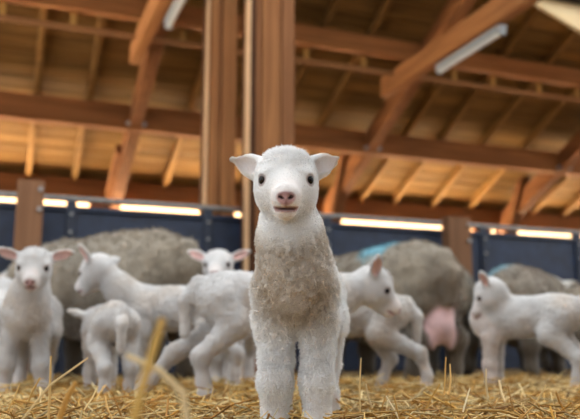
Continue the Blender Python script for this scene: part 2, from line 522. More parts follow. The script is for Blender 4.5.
# ------------------------------------------------------------------ animals: implicit bodies
def rot_frame(f, up=(0, 0, 1), roll=0.0):
    f = np.array(f, float); f /= np.linalg.norm(f)
    l = np.cross(up, f); l /= np.linalg.norm(l)
    z = np.cross(f, l)
    if roll:
        l, z = l * math.cos(roll) + z * math.sin(roll), z * math.cos(roll) - l * math.sin(roll)
    return np.stack([f, l, z])               # rows: forward, left, up

class Field:
    def __init__(self, lo, hi, h):
        self.h = h
        self.ax = [np.arange(lo[i] - 3 * h, hi[i] + 4 * h, h, dtype=np.float32) for i in range(3)]
        self.F = np.full([len(a) for a in self.ax], 1.0, np.float32)
    def _sl(self, lo, hi):
        s = []
        for i in range(3):
            a = max(0, int((lo[i] - self.ax[i][0]) / self.h))
            b = min(len(self.ax[i]), int((hi[i] - self.ax[i][0]) / self.h) + 2)
            if b <= a: return None
            s.append(slice(a, b))
        return tuple(s)
    def _grid(self, s):
        return (self.ax[0][s[0]][:, None, None], self.ax[1][s[1]][None, :, None], self.ax[2][s[2]][None, None, :])
    def _mix(self, s, d, k, sub=False):
        A = self.F[s]
        if sub:
            d = -d
            hh = np.maximum(k - np.abs(A - d), 0) / k
            self.F[s] = np.maximum(A, d) + hh * hh * k * 0.25
        else:
            hh = np.maximum(k - np.abs(A - d), 0) / k
            self.F[s] = np.minimum(A, d) - hh * hh * k * 0.25
    def cone(self, a, b, ra, rb, k=0.03):
        a = np.array(a, float); b = np.array(b, float)
        m = k + 3 * self.h
        s = self._sl(np.minimum(a - ra, b - rb) - m, np.maximum(a + ra, b + rb) + m)
        if s is None: return
        X, Y, Z = self._grid(s)
        ba = b - a
        l2 = max(ba @ ba, 1e-9)
        t = np.clip(((X - a[0]) * ba[0] + (Y - a[1]) * ba[1] + (Z - a[2]) * ba[2]) / l2, 0, 1)
        d = np.sqrt((X - a[0] - t * ba[0]) ** 2 + (Y - a[1] - t * ba[1]) ** 2 + (Z - a[2] - t * ba[2]) ** 2) - (ra + (rb - ra) * t)
        self._mix(s, d, k)
    def chain(self, pts, k=0.025):
        for (p, r), (q, t) in zip(pts[:-1], pts[1:]):
            self.cone(p, q, r, t, k)
    def ell(self, c, r, R=None, k=0.03, sub=False):
        c = np.array(c, float); r = np.array(r, float)
        m = k + 3 * self.h
        ext = r if R is None else np.sqrt(((R * r[:, None]) ** 2).sum(0))
        s = self._sl(c - ext - m, c + ext + m)
        if s is None: return
        X, Y, Z = self._grid(s)
        X, Y, Z = X - c[0], Y - c[1], Z - c[2]
        if R is not None:
            X, Y, Z = (R[0, 0] * X + R[0, 1] * Y + R[0, 2] * Z, R[1, 0] * X + R[1, 1] * Y + R[1, 2] * Z, R[2, 0] * X + R[2, 1] * Y + R[2, 2] * Z)
        k0 = np.sqrt((X / r[0]) ** 2 + (Y / r[1]) ** 2 + (Z / r[2]) ** 2)
        k1 = np.sqrt((X / r[0] ** 2) ** 2 + (Y / r[1] ** 2) ** 2 + (Z / r[2] ** 2) ** 2) + 1e-6
        self._mix(s, k0 * (k0 - 1) / k1, k, sub)
    def value(self, P):
        P = np.atleast_2d(P)
        g = [(P[:, i] - self.ax[i][0]) / self.h for i in range(3)]
        i0 = [np.clip(np.floor(q).astype(int), 0, self.F.shape[i] - 2) for i, q in enumerate(g)]
        t = [np.clip(g[i] - i0[i], 0, 1) for i in range(3)]
        r = 0
        for dx in (0, 1):
            for dy in (0, 1):
                for dz in (0, 1):
                    w = (t[0] if dx else 1 - t[0]) * (t[1] if dy else 1 - t[1]) * (t[2] if dz else 1 - t[2])
                    r = r + w * self.F[i0[0] + dx, i0[1] + dy, i0[2] + dz]
        return r
    def grad(self, P):
        P = np.atleast_2d(P); e = self.h
        g = np.stack([self.value(P + np.eye(3)[i] * e) - self.value(P - np.eye(3)[i] * e) for i in range(3)], 1)
        return g / (np.linalg.norm(g, axis=1, keepdims=True) + 1e-9)
    def surface(self):
        F = self.F; ins = F < 0
        n = [s - 1 for s in F.shape]
        cnt = np.zeros(n, np.int8)
        for dx in (0, 1):
            for dy in (0, 1):
                for dz in (0, 1):
                    cnt += ins[dx:dx + n[0], dy:dy + n[1], dz:dz + n[2]]
        idx = np.argwhere((cnt > 0) & (cnt < 8))
        mp = np.full(n, -1, np.int32)
        mp[idx[:, 0], idx[:, 1], idx[:, 2]] = np.arange(len(idx))
        acc = np.zeros((len(idx), 3)); num = np.zeros(len(idx))
        co = [(x, y, z) for x in (0, 1) for y in (0, 1) for z in (0, 1)]
        for a in co:
            for b in co:
                if sum(abs(a[i] - b[i]) for i in range(3)) == 1 and a < b:
                    f0 = F[idx[:, 0] + a[0], idx[:, 1] + a[1], idx[:, 2] + a[2]]
                    f1 = F[idx[:, 0] + b[0], idx[:, 1] + b[1], idx[:, 2] + b[2]]
                    c = (f0 < 0) != (f1 < 0)
                    t = np.where(c, f0 / np.where(c, f0 - f1, 1), 0)
                    p = np.array(a)[None] + t[:, None] * (np.array(b) - np.array(a))[None]
                    acc += np.where(c[:, None], p, 0); num += c
        V = (idx + acc / num[:, None]) * self.h + np.array([a[0] for a in self.ax])
        Q = []
        for axn in range(3):
            o = [(0, 0), (1, 0), (1, 1), (0, 1)]
            b1, b2 = (axn + 1) % 3, (axn + 2) % 3
            sa = [slice(None)] * 3; sb = [slice(None)] * 3
            sa[axn] = slice(0, -1); sb[axn] = slice(1, None)
            A_, B_ = ins[tuple(sa)], ins[tuple(sb)]
            for flip, mask in ((False, A_ & ~B_), (True, ~A_ & B_)):
                e = np.argwhere(mask)
                e = e[(e[:, b1] > 0) & (e[:, b2] > 0) & (e[:, b1] < F.shape[b1] - 1) & (e[:, b2] < F.shape[b2] - 1)]
                q = []
                for (i1, i2) in o:
                    cidx = e.copy(); cidx[:, b1] -= 1 - i1; cidx[:, b2] -= 1 - i2
                    q.append(mp[cidx[:, 0], cidx[:, 1], cidx[:, 2]])
                q = np.stack(q, 1)
                Q.append(q[:, ::-1] if flip else q)
        return V, np.concatenate(Q)

_tab = np.random.default_rng(5).random((32, 32, 32)).astype(np.float32)
def vnoise(P, sc):
    g = P * sc
    i = np.floor(g).astype(int); t = g - i; t = t * t * (3 - 2 * t)
    r = 0
    for dx in (0, 1):
        for dy in (0, 1):
            for dz in (0, 1):
                w = (t[:, 0] if dx else 1 - t[:, 0]) * (t[:, 1] if dy else 1 - t[:, 1]) * (t[:, 2] if dz else 1 - t[:, 2])
                r = r + w * _tab[(i[:, 0] + dx) & 31, (i[:, 1] + dy) & 31, (i[:, 2] + dz) & 31]
    return r

def sstep(a, b, x):
    t = np.clip((x - a) / (b - a), 0, 1)
    return t * t * (3 - 2 * t)

def mixc(col, c, w):
    return col * (1 - w[:, None]) + np.array(c)[None] * w[:, None]

def set_col(me, col, dom='POINT'):
    a = me.attributes.new('Col', 'FLOAT_COLOR', dom)
    buf = np.ones((len(col), 4), np.float32); buf[:, :3] = col
    a.data.foreach_set('color', buf.ravel())

def uv_sphere(name, r, mat, parent, loc, n=16, m=10):
    v = [(0, 0, r)]; f = []
    for j in range(1, m):
        for i in range(n):
            a, b = j * math.pi / m, i * 2 * math.pi / n
            v.append((r * math.sin(a) * math.cos(b), r * math.sin(a) * math.sin(b), r * math.cos(a)))
    v.append((0, 0, -r))
    for i in range(n):
        f.append((0, 1 + i, 1 + (i + 1) % n))
        f.append((len(v) - 1, 1 + (m - 2) * n + (i + 1) % n, 1 + (m - 2) * n + i))
    for j in range(m - 2):
        for i in range(n):
            f.append((1 + j * n + i, 1 + (j + 1) * n + i, 1 + (j + 1) * n + (i + 1) % n, 1 + j * n + (i + 1) % n))
    o = link(name, mesh(name, v, f, True), mat, parent)
    o.location = tuple(map(float, loc))
    return o

def fleece(name, V, Q, col, lens, count, parent, mat, rad, clsc=70, comb=(0, 0, -0.35), curl=0.35, seed=1):
    """short hairs standing out of the coat (lens: per-vertex hair length, 0 = bare)"""
    g = np.random.default_rng(seed)
    T = np.concatenate([Q[:, [0, 1, 2]], Q[:, [0, 2, 3]]])
    A, B, D = V[T[:, 0]], V[T[:, 1]], V[T[:, 2]]
    nr = np.cross(B - A, D - A); ar = np.linalg.norm(nr, axis=1)
    wt = ar * (lens[T].mean(1) > 0.0008)
    ti = g.choice(len(T), count, p=wt / wt.sum())
    r1, r2 = g.random(count), g.random(count)
    fl_ = r1 + r2 > 1; r1[fl_], r2[fl_] = 1 - r1[fl_], 1 - r2[fl_]
    bc = np.stack([1 - r1 - r2, r1, r2], 1)
    P = (V[T[ti]] * bc[:, :, None]).sum(1)
    N_ = nr[ti] / (ar[ti][:, None] + 1e-12)
    Ln = (lens[T[ti]] * bc).sum(1) * g.uniform(0.6, 1.15, count)
    Cc = (col[T[ti]] * bc[:, :, None]).sum(1)
    clump = np.stack([vnoise(P + 3.1 * k, clsc) - 0.5 for k in range(3)], 1) * 1.6
    d = N_ + np.array(comb) + clump * curl * 2 + g.normal(0, 0.22, (count, 3))
    d /= np.linalg.norm(d, axis=1, keepdims=True)
    bend = np.array(comb) * 0.6 + clump * curl + g.normal(0, 0.25, (count, 3))
    p0 = P - N_ * 0.001
    p1 = P + d * Ln[:, None] * 0.5
    p2 = P + d * Ln[:, None] * 0.95 + bend * Ln[:, None] * 0.4
    hc = bpy.data.hair_curves.new(name)
    hc.add_curves([3] * count)
    pts = np.stack([p0, p1, p2], 1).reshape(-1, 3).astype(np.float32)
    hc.attributes['position'].data.foreach_set('vector', pts.ravel())
    ra = hc.attributes.get('radius') or hc.attributes.new('radius', 'FLOAT', 'POINT')
    ra.data.foreach_set('value', np.tile(np.array([1.0, 0.8, 0.15], np.float32) * rad, count))
    set_col(hc, Cc, 'CURVE')
    hc.materials.append(mat)
    o = bpy.data.objects.new(name, hc)
    C.objects.link(o)
    o.parent = parent
    return o

def world_to_local(P, root, ang):
    d = np.array(P, float) - np.array([root[0], root[1], root[2]])
    c, s_ = math.cos(-ang), math.sin(-ang)
    return np.array([c * d[0] - s_ * d[1], s_ * d[0] + c * d[1], d[2]])

def lamb(label, chest, heading, scale, head, face, h=0.0052, sink=0.045, legs=None, ear_up=0.25, ear_back=0.1, stain_shade=0.0,
         hair=9000, tone=(0.585, 0.57, 0.565), seed=1, body_w=1.0, roll=0.0, ears=None, hair_len=0.0065, tail=None, hair_rad=0.0009, ear_len=1.0, ear_pink=.8, ear_c=.036, ear_w=.020, clump=70):
    """a young lamb. chest = (X, Y) of the breast, heading in degrees, head = world point between the eyes, face = world direction of the muzzle"""
    ang = math.radians(heading)
    loc = (chest[0], chest[1], -sink)
    t = empty('lamb', loc, ang)
    tag(t, label, 'lamb', 'lambs in the barn')
    hd = world_to_local(head, loc, ang) / scale
    fd = world_to_local(np.array(face, float) + np.array(loc), loc, ang)
    R = rot_frame(fd, roll=roll)
    H = lambda x, y, z: hd + R[0] * x + R[1] * y + R[2] * z
    L = {'fl': [(-.015, .042, .29), (-.022, .042, .235), (-.012, .039, .12), (-.016, .039, .07), (-.008, .039, .035), (.010, .039, .010)],
         'fr': [(-.015, -.042, .29), (-.022, -.042, .235), (-.012, -.039, .12), (-.016, -.039, .07), (-.008, -.039, .035), (.010, -.039, .010)],
         'hl': [(-.305, .038, .315), (-.262, .056, .245), (-.365, .050, .150), (-.355, .048, .08), (-.348, .048, .04), (-.328, .048, .010)],
         'hr': [(-.305, -.038, .315), (-.262, -.056, .245), (-.365, -.050, .150), (-.355, -.048, .08), (-.348, -.048, .04), (-.328, -.048, .010)]}
    for kk, dv in (legs or {}).items():
        for j, dd in dv.items():
            L[kk][j] = tuple(np.array(L[kk][j]) + np.array(dd))
    LR = {'f': [.040, .032, .0265, .0195, .0205, .018], 'h': [.058, .042, .0245, .0180, .020, .018]}
    nb = H(-.036, 0, -.022)
    pts = np.array([p for q in L.values() for p in q] + [list(hd), (-.43, 0, .2), (0.06, 0.09, .4), (-.3, -.09, .42)])
    lo = np.minimum(pts.min(0) - .03, hd - .13); lo[2] = max(lo[2], -0.012)
    hi = np.maximum(pts.max(0) + .06, hd + .13)
    G = Field(lo, hi, h / scale)
    bw = body_w
    G.ell((-.13, 0, .315), (.18, .070 * bw, .085))
    G.ell((-.29, 0, .325), (.105, .065 * bw, .078), k=.05)
    G.ell((-.015, 0, .300), (.072, .060 * bw, .084), k=.05)
    mid = np.array([.012, 0, .345]) * 0.5 + nb * 0.5 + np.array([0, 0, -0.012])
    G.chain([((-.005, 0, .315), .064), (mid, .048), (nb, .040)], k=.05)
    for kk in L:
        rr = LR[kk[0]]
        G.chain(list(zip(L[kk], rr)), k=.022)
    tl_ = tail or [(-.375, 0, .365), (-.415, 0, .31), (-.412, 0, .215)]
    G.chain(list(zip(tl_, (.024, .020, .015))), k=.02)
    # head
    G.ell(H(-.020, 0, .008), (.056, .056, .048), R, k=.03)
    G.ell(H(-.006, 0, .031), (.030, .036, .022), R, k=.02)          # woolly forelock
    G.ell(H(.006, .030, -.022), (.034, .025, .034), R, k=.022)      # cheeks
    G.ell(H(.006, -.030, -.022), (.034, .025, .034), R, k=.022)
    G.cone(H(.012, 0, -.004), H(.070, 0, -.026), .040, .0255, k=.025)
    G.ell(H(.081, 0, -.030), (.017, .0200, .0155), R, k=.016)        # nose
    G.cone(H(.004, 0, -.034), H(.066, 0, -.052), .034, .0165, k=.018)  # lower jaw
    G.ell(H(.022, .036, .014), (.016, .012, .010), R, k=.012)       # brows
    G.ell(H(.022, -.036, .014), (.016, .012, .010), R, k=.012)
    G.ell(H(.088, 0, -.0475), (.022, .028, .0022), R, k=.004, sub=True)   # mouth
    for sg in (1, -1):
        G.ell(H(.098, sg * .0075, -.027), (.007, .0042, .0030), R, k=.003, sub=True)   # nostrils
    EARS = []
    for sg in (1, -1):
        eu, eb = (ears[0 if sg == 1 else 1] if ears else (ear_up, ear_back))
        e = R[1] * sg + R[2] * eu - R[0] * eb
        e /= np.linalg.norm(e)
        nn = R[0] + R[1] * sg * max(0.0, eu - .45) * 4.0
        nn = nn - e * (nn @ e); nn /= np.linalg.norm(nn)
        w_ = np.cross(e, nn)
        b0 = H(-.024, sg * .044, .020)
        RE = np.stack([e, nn, w_])
        el_ = ear_len
        G.cone(b0 - e * .006, b0 + e * .014 * el_, .013, .014, k=.012)
        G.ell(b0 + e * ear_c * el_, (.041 * el_, .0085, ear_w), RE, k=.010)
        G.cone(b0 + e * .045 * el_, b0 + e * .082 * el_, .010, .0035, k=.016)
        G.ell(b0 + e * .042 * el_ + nn * .0085, (.032 * el_, .0075, .0140), RE, k=.004, sub=True)
        EARS.append((b0 + e * .042 * el_, RE))
    V, Q = G.surface()
    Nn = G.grad(V)
    # wool relief on trunk and neck
    q = (V - hd) @ R.T
    dist_h = np.linalg.norm(q - np.array([.01, 0, -.01]), axis=1)
    body_w_ = sstep(.07, .13, dist_h) * sstep(.02, .20, V[:, 2])
    rel = (vnoise(V + 7, 62) - .5) * .003 + (vnoise(V + 2, 115) - .5) * .009
    # colour
    col = np.tile(np.array(tone, float), (len(V), 1))
    n1 = vnoise(V + seed, 16)
    col *= (0.93 + 0.12 * n1)[:, None]
    col = mixc(col, (.74, .66, .57), .22 * body_w_ * sstep(.45, .8, vnoise(V + 9.3, 9)))
    col = mixc(col, (.50, .41, .33), .45 * (0 if stain_shade else 1) * body_w_ * sstep(.48, .75, vnoise(V + seed * 1.7, 13)))
    if stain_shade:
        fr = sstep(-.03, .05, V[:, 0]) * sstep(.16, .24, V[:, 2]) * sstep(.085, .13, dist_h)
        col = mixc(col, (.47, .39, .30), stain_shade * fr * (0.62 + .5 * vnoise(V, 18)))  # beige breast wool, with some of its shading mixed into the colour
        col = mixc(col, (.80, .70, .58), 0.4 * stain_shade * sstep(.16, .07, V[:, 2]) * sstep(.3, .7, vnoise(V + 4, 22)))
    col = mixc(col, (.80, .70, .66), .35 * sstep(.14, .05, V[:, 2]))
    col = mixc(col, (.10, .08, .07), sstep(.026, .018, V[:, 2]))                 # hooves
    fa = sstep(.045, .075, q[:, 0]) * sstep(.06, .03, np.abs(q[:, 1]))
    col = mixc(col, (.86, .74, .70), .4 * fa)
    nose = sstep(1.25, .85, np.sqrt(((q[:, 0] - .094) / .017) ** 2 + (q[:, 1] / (.0145 + .25 * np.clip(q[:, 2] + .032, -.02, .02))) ** 2 + ((q[:, 2] + .0295) / .0115) ** 2))
    col = mixc(col, (.62, .37, .36), nose)
    col = mixc(col, (.30, .16, .16), .7 * nose * sstep(-.028, -.020, q[:, 2]))
    lip = sstep(1.2, .8, np.sqrt(((q[:, 0] - .078) / .025) ** 2 + (q[:, 1] / .027) ** 2 + ((q[:, 2] + .0475) / .0065) ** 2))
    col = mixc(col, (.40, .20, .19), .85 * lip)
    sep = sstep(1.3, .7, np.sqrt(((q[:, 0] - .097) / .012) ** 2 + (q[:, 1] / .0028) ** 2 + ((q[:, 2] + .040) / .009) ** 2))
    col = mixc(col, (.28, .12, .12), .7 * sep)
    for sg in (1, -1):
        nz = sstep(1.3, .7, np.sqrt(((q[:, 0] - .098) / .012) ** 2 + ((q[:, 1] - sg * .0082) / .0056) ** 2 + ((q[:, 2] + .0275 - .45 * (sg * q[:, 1] - .0082)) / .0030) ** 2))
        col = mixc(col, (.07, .03, .03), nz)
    for c0, RE in EARS:
        el = (V - c0) @ RE.T
        inn = sstep(1.05, .75, np.sqrt((el[:, 0] / (.036 * ear_len)) ** 2 + (el[:, 2] / .0165) ** 2)) * (Nn @ RE[1] > 0.05) * (np.abs(el[:, 1]) < .014)
        col = mixc(col, (.78, .46, .42), ear_pink * inn)
    eyes = []
    for sg in (1, -1):
        # find the skin in front of the eye socket and sit the eyeball in it
        xs = np.linspace(.09, -.03, 160)
        pp = np.array([H(x, sg * .0435, .002) for x in xs])
        vals = G.value(pp)
        hit = np.argmax(vals < 0)
        p = pp[hit]; nrm = G.grad(p)[0]
        eyes.append((p - nrm * .0055, nrm))
        de = np.linalg.norm(V - p, axis=1)
        col = mixc(col, (.22, .13, .11), .8 * sstep(.0135, .0095, de))
    wool_amt = body_w_ * (1.0 if stain_shade else .55)
    V2 = V + Nn * (rel * wool_amt)[:, None]
    me = np_mesh('body', V2 * scale, Q)
    set_col(me, np.clip(col, 0, 1))
    bo = link('body', me, M['lamb'], t)
    for p, nrm in eyes:
        uv_sphere('eye', .0100 * scale, M['eye'], t, p * scale)
    if hair:
        ln = np.full(len(V), hair_len)
        ln = ln * (0.40 + .60 * body_w_)
        ln *= 1 - .75 * sstep(.03, .07, q[:, 0]) * (dist_h < .12)
        ln *= sstep(.012, .05, V[:, 2])
        if stain_shade: ln *= 1 - .55 * fr
        ln = ln + .006 * sstep(.028, .05, q[:, 2]) * (np.abs(q[:, 1]) < .04) * (dist_h < .1)       # tuft on the poll
        ln *= 1 - np.clip(nose + lip, 0, 1)
        for p, nrm in eyes:
            ln *= sstep(.012, .020, np.linalg.norm(V - p, axis=1))
        for c0, RE in EARS:
            el = (V - c0) @ RE.T
            ln *= 1 - .6 * (np.sqrt((el[:, 0] / .05) ** 2 + (el[:, 1] / .02) ** 2 + (el[:, 2] / .03) ** 2) < 1)
        fleece('wool', V2 * scale, Q, np.clip(col * (1.12 if stain_shade else 1.04), 0, .98), ln * scale, hair, t, M['fur'], hair_rad, clsc=clump, curl=.35 if not stain_shade else .22, seed=seed)
    return t

def ewe(label, rear, heading, scale, head=None, face=None, h=0.017, sink=0.045, tone=(.245, .200, .148), mark=None, udder=False, seed=3, hair=7000):
    """a grown ewe: rear = (X, Y) of the rump, heading in degrees"""
    ang = math.radians(heading)
    dirv = np.array([math.cos(ang), math.sin(ang)])
    root = np.array(rear) + dirv * .98 * scale
    loc = (float(root[0]), float(root[1]), -sink)
    t = empty('ewe', loc, ang)
    tag(t, label, 'sheep', 'grown ewes in the pen')
    hd = np.array(head if head is not None else (.32, 0, .62), float)
    R = rot_frame(face if face is not None else (1, 0, -.45))
    H = lambda x, y, z: hd + (R[0] * x + R[1] * y + R[2] * z) * 1.75
    G = Field((-1.10, -.33, -.012), (max(.62, hd[0] + .3), .33, max(.80, hd[2] + .2)), h / scale)
    G.ell((-.46, 0, .450), (.46, .245, .270), k=.08)
    G.ell((-.76, 0, .475), (.225, .215, .235), k=.10)
    G.ell((-.14, 0, .47), (.22, .195, .235), k=.10)
    nb = H(-.045, 0, -.02)
    G.chain([((-.02, 0, .50), .175), ((np.array([0.03, 0, .54]) + nb) / 2, .125), (nb, .088)], k=.10)
    for sg in (1, -1):
        G.chain([((-.10, sg * .11, .38), .10), ((-.12, sg * .12, .27), .066), ((-.09, sg * .11, .16), .046), ((-.09, sg * .11, .06), .034), ((-.06, sg * .11, .015), .036)], k=.05)
        G.chain([((-.78, sg * .115, .42), .135), ((-.72, sg * .135, .31), .095), ((-.88, sg * .125, .22), .052), ((-.86, sg * .12, .07), .036), ((-.82, sg * .12, .015), .038)], k=.05)
    G.chain([((-.95, 0, .60), .055), ((-1.0, 0, .52), .050), ((-.995, 0, .40), .034)], k=.04)
    if udder:
        G.ell((-.90, .0, .295), (.085, .080, .105), k=.02)
        for sg in (1, -1):
            G.cone((-.91, sg * .045, .22), (-.92, sg * .055, .175), .026, .014, k=.03)
    G.ell(H(-.02, 0, .006), (.095, .088, .085), R, k=.05)
    G.cone(H(.01, 0, -.005), H(.10, 0, -.03), .070, .044, k=.05)
    G.ell(H(.112, 0, -.034), (.032, .038, .030), R, k=.03)
    G.cone(H(.0, 0, -.036), H(.09, 0, -.055), .055, .028, k=.04)
    for sg in (1, -1):
        e = R[1] * sg * .9 - R[2] * .2 - R[0] * .25; e /= np.linalg.norm(e)
        nn = R[0] - e * (R[0] @ e); nn /= np.linalg.norm(nn)
        RE = np.stack([e, nn, np.cross(e, nn)])
        G.ell(H(-.03, sg * .045, .014) + e * .07, (.08, .02, .036), RE, k=.03)
    V, Q = G.surface()
    Nn = G.grad(V)
    q = (V - hd) @ R.T / 1.75
    dh = np.linalg.norm(q, axis=1)
    fl_ = sstep(.08, .14, dh) * sstep(.13, .30, V[:, 2])
    ud = np.zeros(len(V))
    if udder:
        ud = sstep(1.25, .95, np.sqrt(((V[:, 0] + .91) / .10) ** 2 + (V[:, 1] / .085) ** 2 + ((V[:, 2] - .275) / .125) ** 2))
    rel = (vnoise(V + 1, 14) - .5) * .016 + (vnoise(V + 3, 46) - .5) * .014
    V2 = V + Nn * (rel * fl_ * (1 - ud))[:, None]
    col = np.tile(np.array(tone, float), (len(V), 1)) * (0.80 + .40 * vnoise(V + seed, 7))[:, None]
    col = mixc(col, (.40, .36, .30), .35 * sstep(.45, .8, vnoise(V + seed * 2.0, 5)))
    col = mixc(col, (.05, .038, .028), .92 * sstep(.50, .24, V[:, 2]) * (0.6 + .4 * vnoise(V, 9)))       # shade among the bodies put into the lower wool colour
    col = mixc(col, (.62, .60, .56), sstep(.13, .085, dh))
    if udder:
        col = mixc(col, (.74, .50, .50), ud)
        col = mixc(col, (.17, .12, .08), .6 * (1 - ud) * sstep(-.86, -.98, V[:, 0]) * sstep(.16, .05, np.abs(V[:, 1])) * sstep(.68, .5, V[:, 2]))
    if mark is not None:
        mx_, my_, rx, ry, mc = mark
        w_ = sstep(1.2, .6, np.sqrt(((V[:, 0] - mx_) / rx) ** 2 + ((V[:, 1] - my_) / ry) ** 2) + .5 * (vnoise(V, 26) - .5)) * (V[:, 2] > .5)
        col = mixc(col, mc, .85 * w_)
    col = mixc(col, (.05, .04, .035), sstep(.04, .03, V[:, 2]))
    col = np.clip(col, 0, 1)
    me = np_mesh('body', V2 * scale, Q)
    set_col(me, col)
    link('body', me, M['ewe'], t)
    for sg in (1, -1):
        uv_sphere('eye', .017 * scale, M['eye'], t, (H(.028, sg * .043, .004)) * scale)
    if hair:
        fleece('wool', V2 * scale, Q, col, .020 * fl_ * (1 - ud) * scale + 1e-5, hair, t, M['fur'], .0022, curl=.6, seed=seed)
    return t

def to_cam(P, dx=0, dy=0, dz=0):
    d = CAM - np.array(P)
    return d / np.linalg.norm(d) + np.array([dx, dy, dz])

# the lamb in front
hp = at_Y(286, 181, 1.335)
lamb('white lamb standing in front, facing the camera with a beige woolly breast', (0.010, 1.415), 267, 1.0, hp, to_cam(hp), h=0.0031,
     stain_shade=1.0, body_w=.86, hair=110000, seed=2, ears=[(.44, .0), (.36, .0)], ear_len=.72, ear_pink=.18, ear_c=.022, ear_w=.0235, clump=260, tone=(.96, .96, .955), hair_len=0.0075, hair_rad=0.00048,
     legs={'hl': {2: (0, .008, 0), 3: (0, .012, 0), 4: (0, .012, 0), 5: (0, .012, 0)}})
# lambs behind it
hp = at_Y(34, 266, 2.50)
lamb('white lamb at the left edge facing the camera under the wooden post', (-0.905, 2.60), 283, 1.02, hp, to_cam(hp, -.12, 0, -.28), seed=5,
     ears=[(.30, .1), (.32, .1)], legs={'fl': {2: (0, .016, 0), 3: (0, .022, 0), 4: (0, .024, 0), 5: (0, .024, 0)}, 'fr': {2: (0, -.016, 0), 3: (0, -.022, 0), 4: (0, -.024, 0), 5: (0, -.024, 0)}})
hp = at_Y(95, 271, 2.98)
lamb('white lamb seen from the side facing left, in front of the big left ewe', (-0.605, 3.02), 182, 1.08, hp, (-.82, .36, -.42), seed=6,
     ears=[(1.0, .3), (.35, .2)])
hp = at_Y(95, 322, 2.80)
lamb('small white lamb turned away, its rump below the side-on lamb', (-0.660, 2.66), 114, 0.83, hp, (-.35, .85, -.35), seed=7,
     legs={'hl': {2: (-.02, 0, 0), 3: (-.03, 0, 0), 4: (-.02, 0, 0)}})
hp = at_Y(377, 287, 2.47)
lamb('white lamb right behind the front lamb, rump left and head right', (0.105, 2.43), 6, 1.06, hp, (.85, -.08, -.52), seed=8,
     ears=[(.5, .3), (1.0, .3)], legs={'hl': {1: (-.03, 0, 0), 2: (-.08, 0, .01), 3: (-.16, 0, .0), 4: (-.20, 0, 0), 5: (-.20, 0, 0)}})
hp = at_Y(414, 300, 2.9)
lamb('white lamb with only its bent hind legs showing beside the udder', (0.07, 2.83), 178, 0.97, at_Y(292, 262, 2.85), (-.85, .3, -.3), seed=9,
     legs={'hl': {2: (-.05, 0, .02), 3: (-.085, 0, .01), 4: (-.085, 0, 0), 5: (-.085, 0, 0)}, 'hr': {2: (.05, 0, 0), 3: (.07, 0, 0), 4: (.08, 0, 0), 5: (.08, 0, 0)}})
hp = at_Y(218, 265, 3.25)
lamb('white lamb peeping over another lamb\'s rump with both pink ears out', (-0.285, 3.36), 266, 1.14, hp, to_cam(hp, -.12, 0, -.05), seed=10,
     ears=[(.42, .1), (.42, .1)])
hp = at_Y(487, 294, 3.0)
lamb('white lamb at the right edge facing left with its head turned away', (0.80, 3.06), 146, 0.97, hp, (-.74, .24, -.64), seed=12,
     ears=[(.9, .3), (.35, .25)])
lamb('white lamb cut off by the left edge, only its rump in view', (-1.27, 3.35), 100, 0.98, (-1.33, 3.5, .40), (-.3, 1, -.2), seed=13, hair=4000)
# ewes
ewe('big grey-brown ewe at the left with her broad back above the lambs', (-0.50, 3.78), 146, 1.11, head=(.30, .05, .46), face=(.85, .3, -.6), seed=3)
ewe('grey ewe seen from behind with a pink udder and blue paint mark', (0.79, 3.78), 117, 1.04, head=(.34, .1, .66), face=(.9, .3, -.3), udder=True,
    mark=(-.52, .06, .16, .12, (.12, .42, .55)), seed=4)
ewe('grey ewe standing behind the right lamb in front of the navy fence', (1.24, 4.40), 58, 0.95, mark=(-.80, .08, .12, .10, (.18, .35, .42)), seed=6, tone=(.225, .185, .145))
ewe('grey ewe at the far right, back sloping past the image edge', (1.95, 6.02), 8, 0.93, seed=8)
ewe('far grey ewe half hidden behind the ewe with the udder', (1.06, 4.80), 102, 1.06, head=(.10, .06, .50), face=(.3, -1, -.5), seed=9, tone=(.21, .178, .14))

# ------------------------------------------------------------------ straw
SEG = 2
def stalk_geo(A, B, r0, r1, bend, flat=1.0):
    """arrays of many stalks: square tubes with a bend in the middle"""
    n = len(A)
    d = B - A
    ln = np.linalg.norm(d, axis=1, keepdims=True); d = d / ln
    upv = np.where(np.abs(d[:, 2:3]) < .9, np.array([[0, 0, 1.0]]), np.array([[1.0, 0, 0]]))
    s_ = np.cross(d, upv); s_ /= np.linalg.norm(s_, axis=1, keepdims=True)
    t_ = np.cross(s_, d)
    V = []
    for tt, rr in ((0, r0), (.5, r0), (1, r1)):
        P = A + (B - A) * tt + bend * (1 - abs(2 * tt - 1))
        for c, e in ((1, 0), (0, 1), (-1, 0), (0, -1)):
            V.append(P + s_ * (c * rr)[:, None] + t_ * (e * rr * flat)[:, None])
    V = np.stack(V, 1).reshape(-1, 3)
    base = (np.arange(n) * 12)[:, None]
    q = []
    for k in range(2):
        for i in range(4):
            q.append([k * 4 + i, k * 4 + (i + 1) % 4, k * 4 + 4 + (i + 1) % 4, k * 4 + 4 + i])
    q.append([8, 9, 10, 11]); q.append([3, 2, 1, 0])
    Q = (base[:, :, None] + np.array(q)[None]).reshape(-1, 4)
    return V, Q

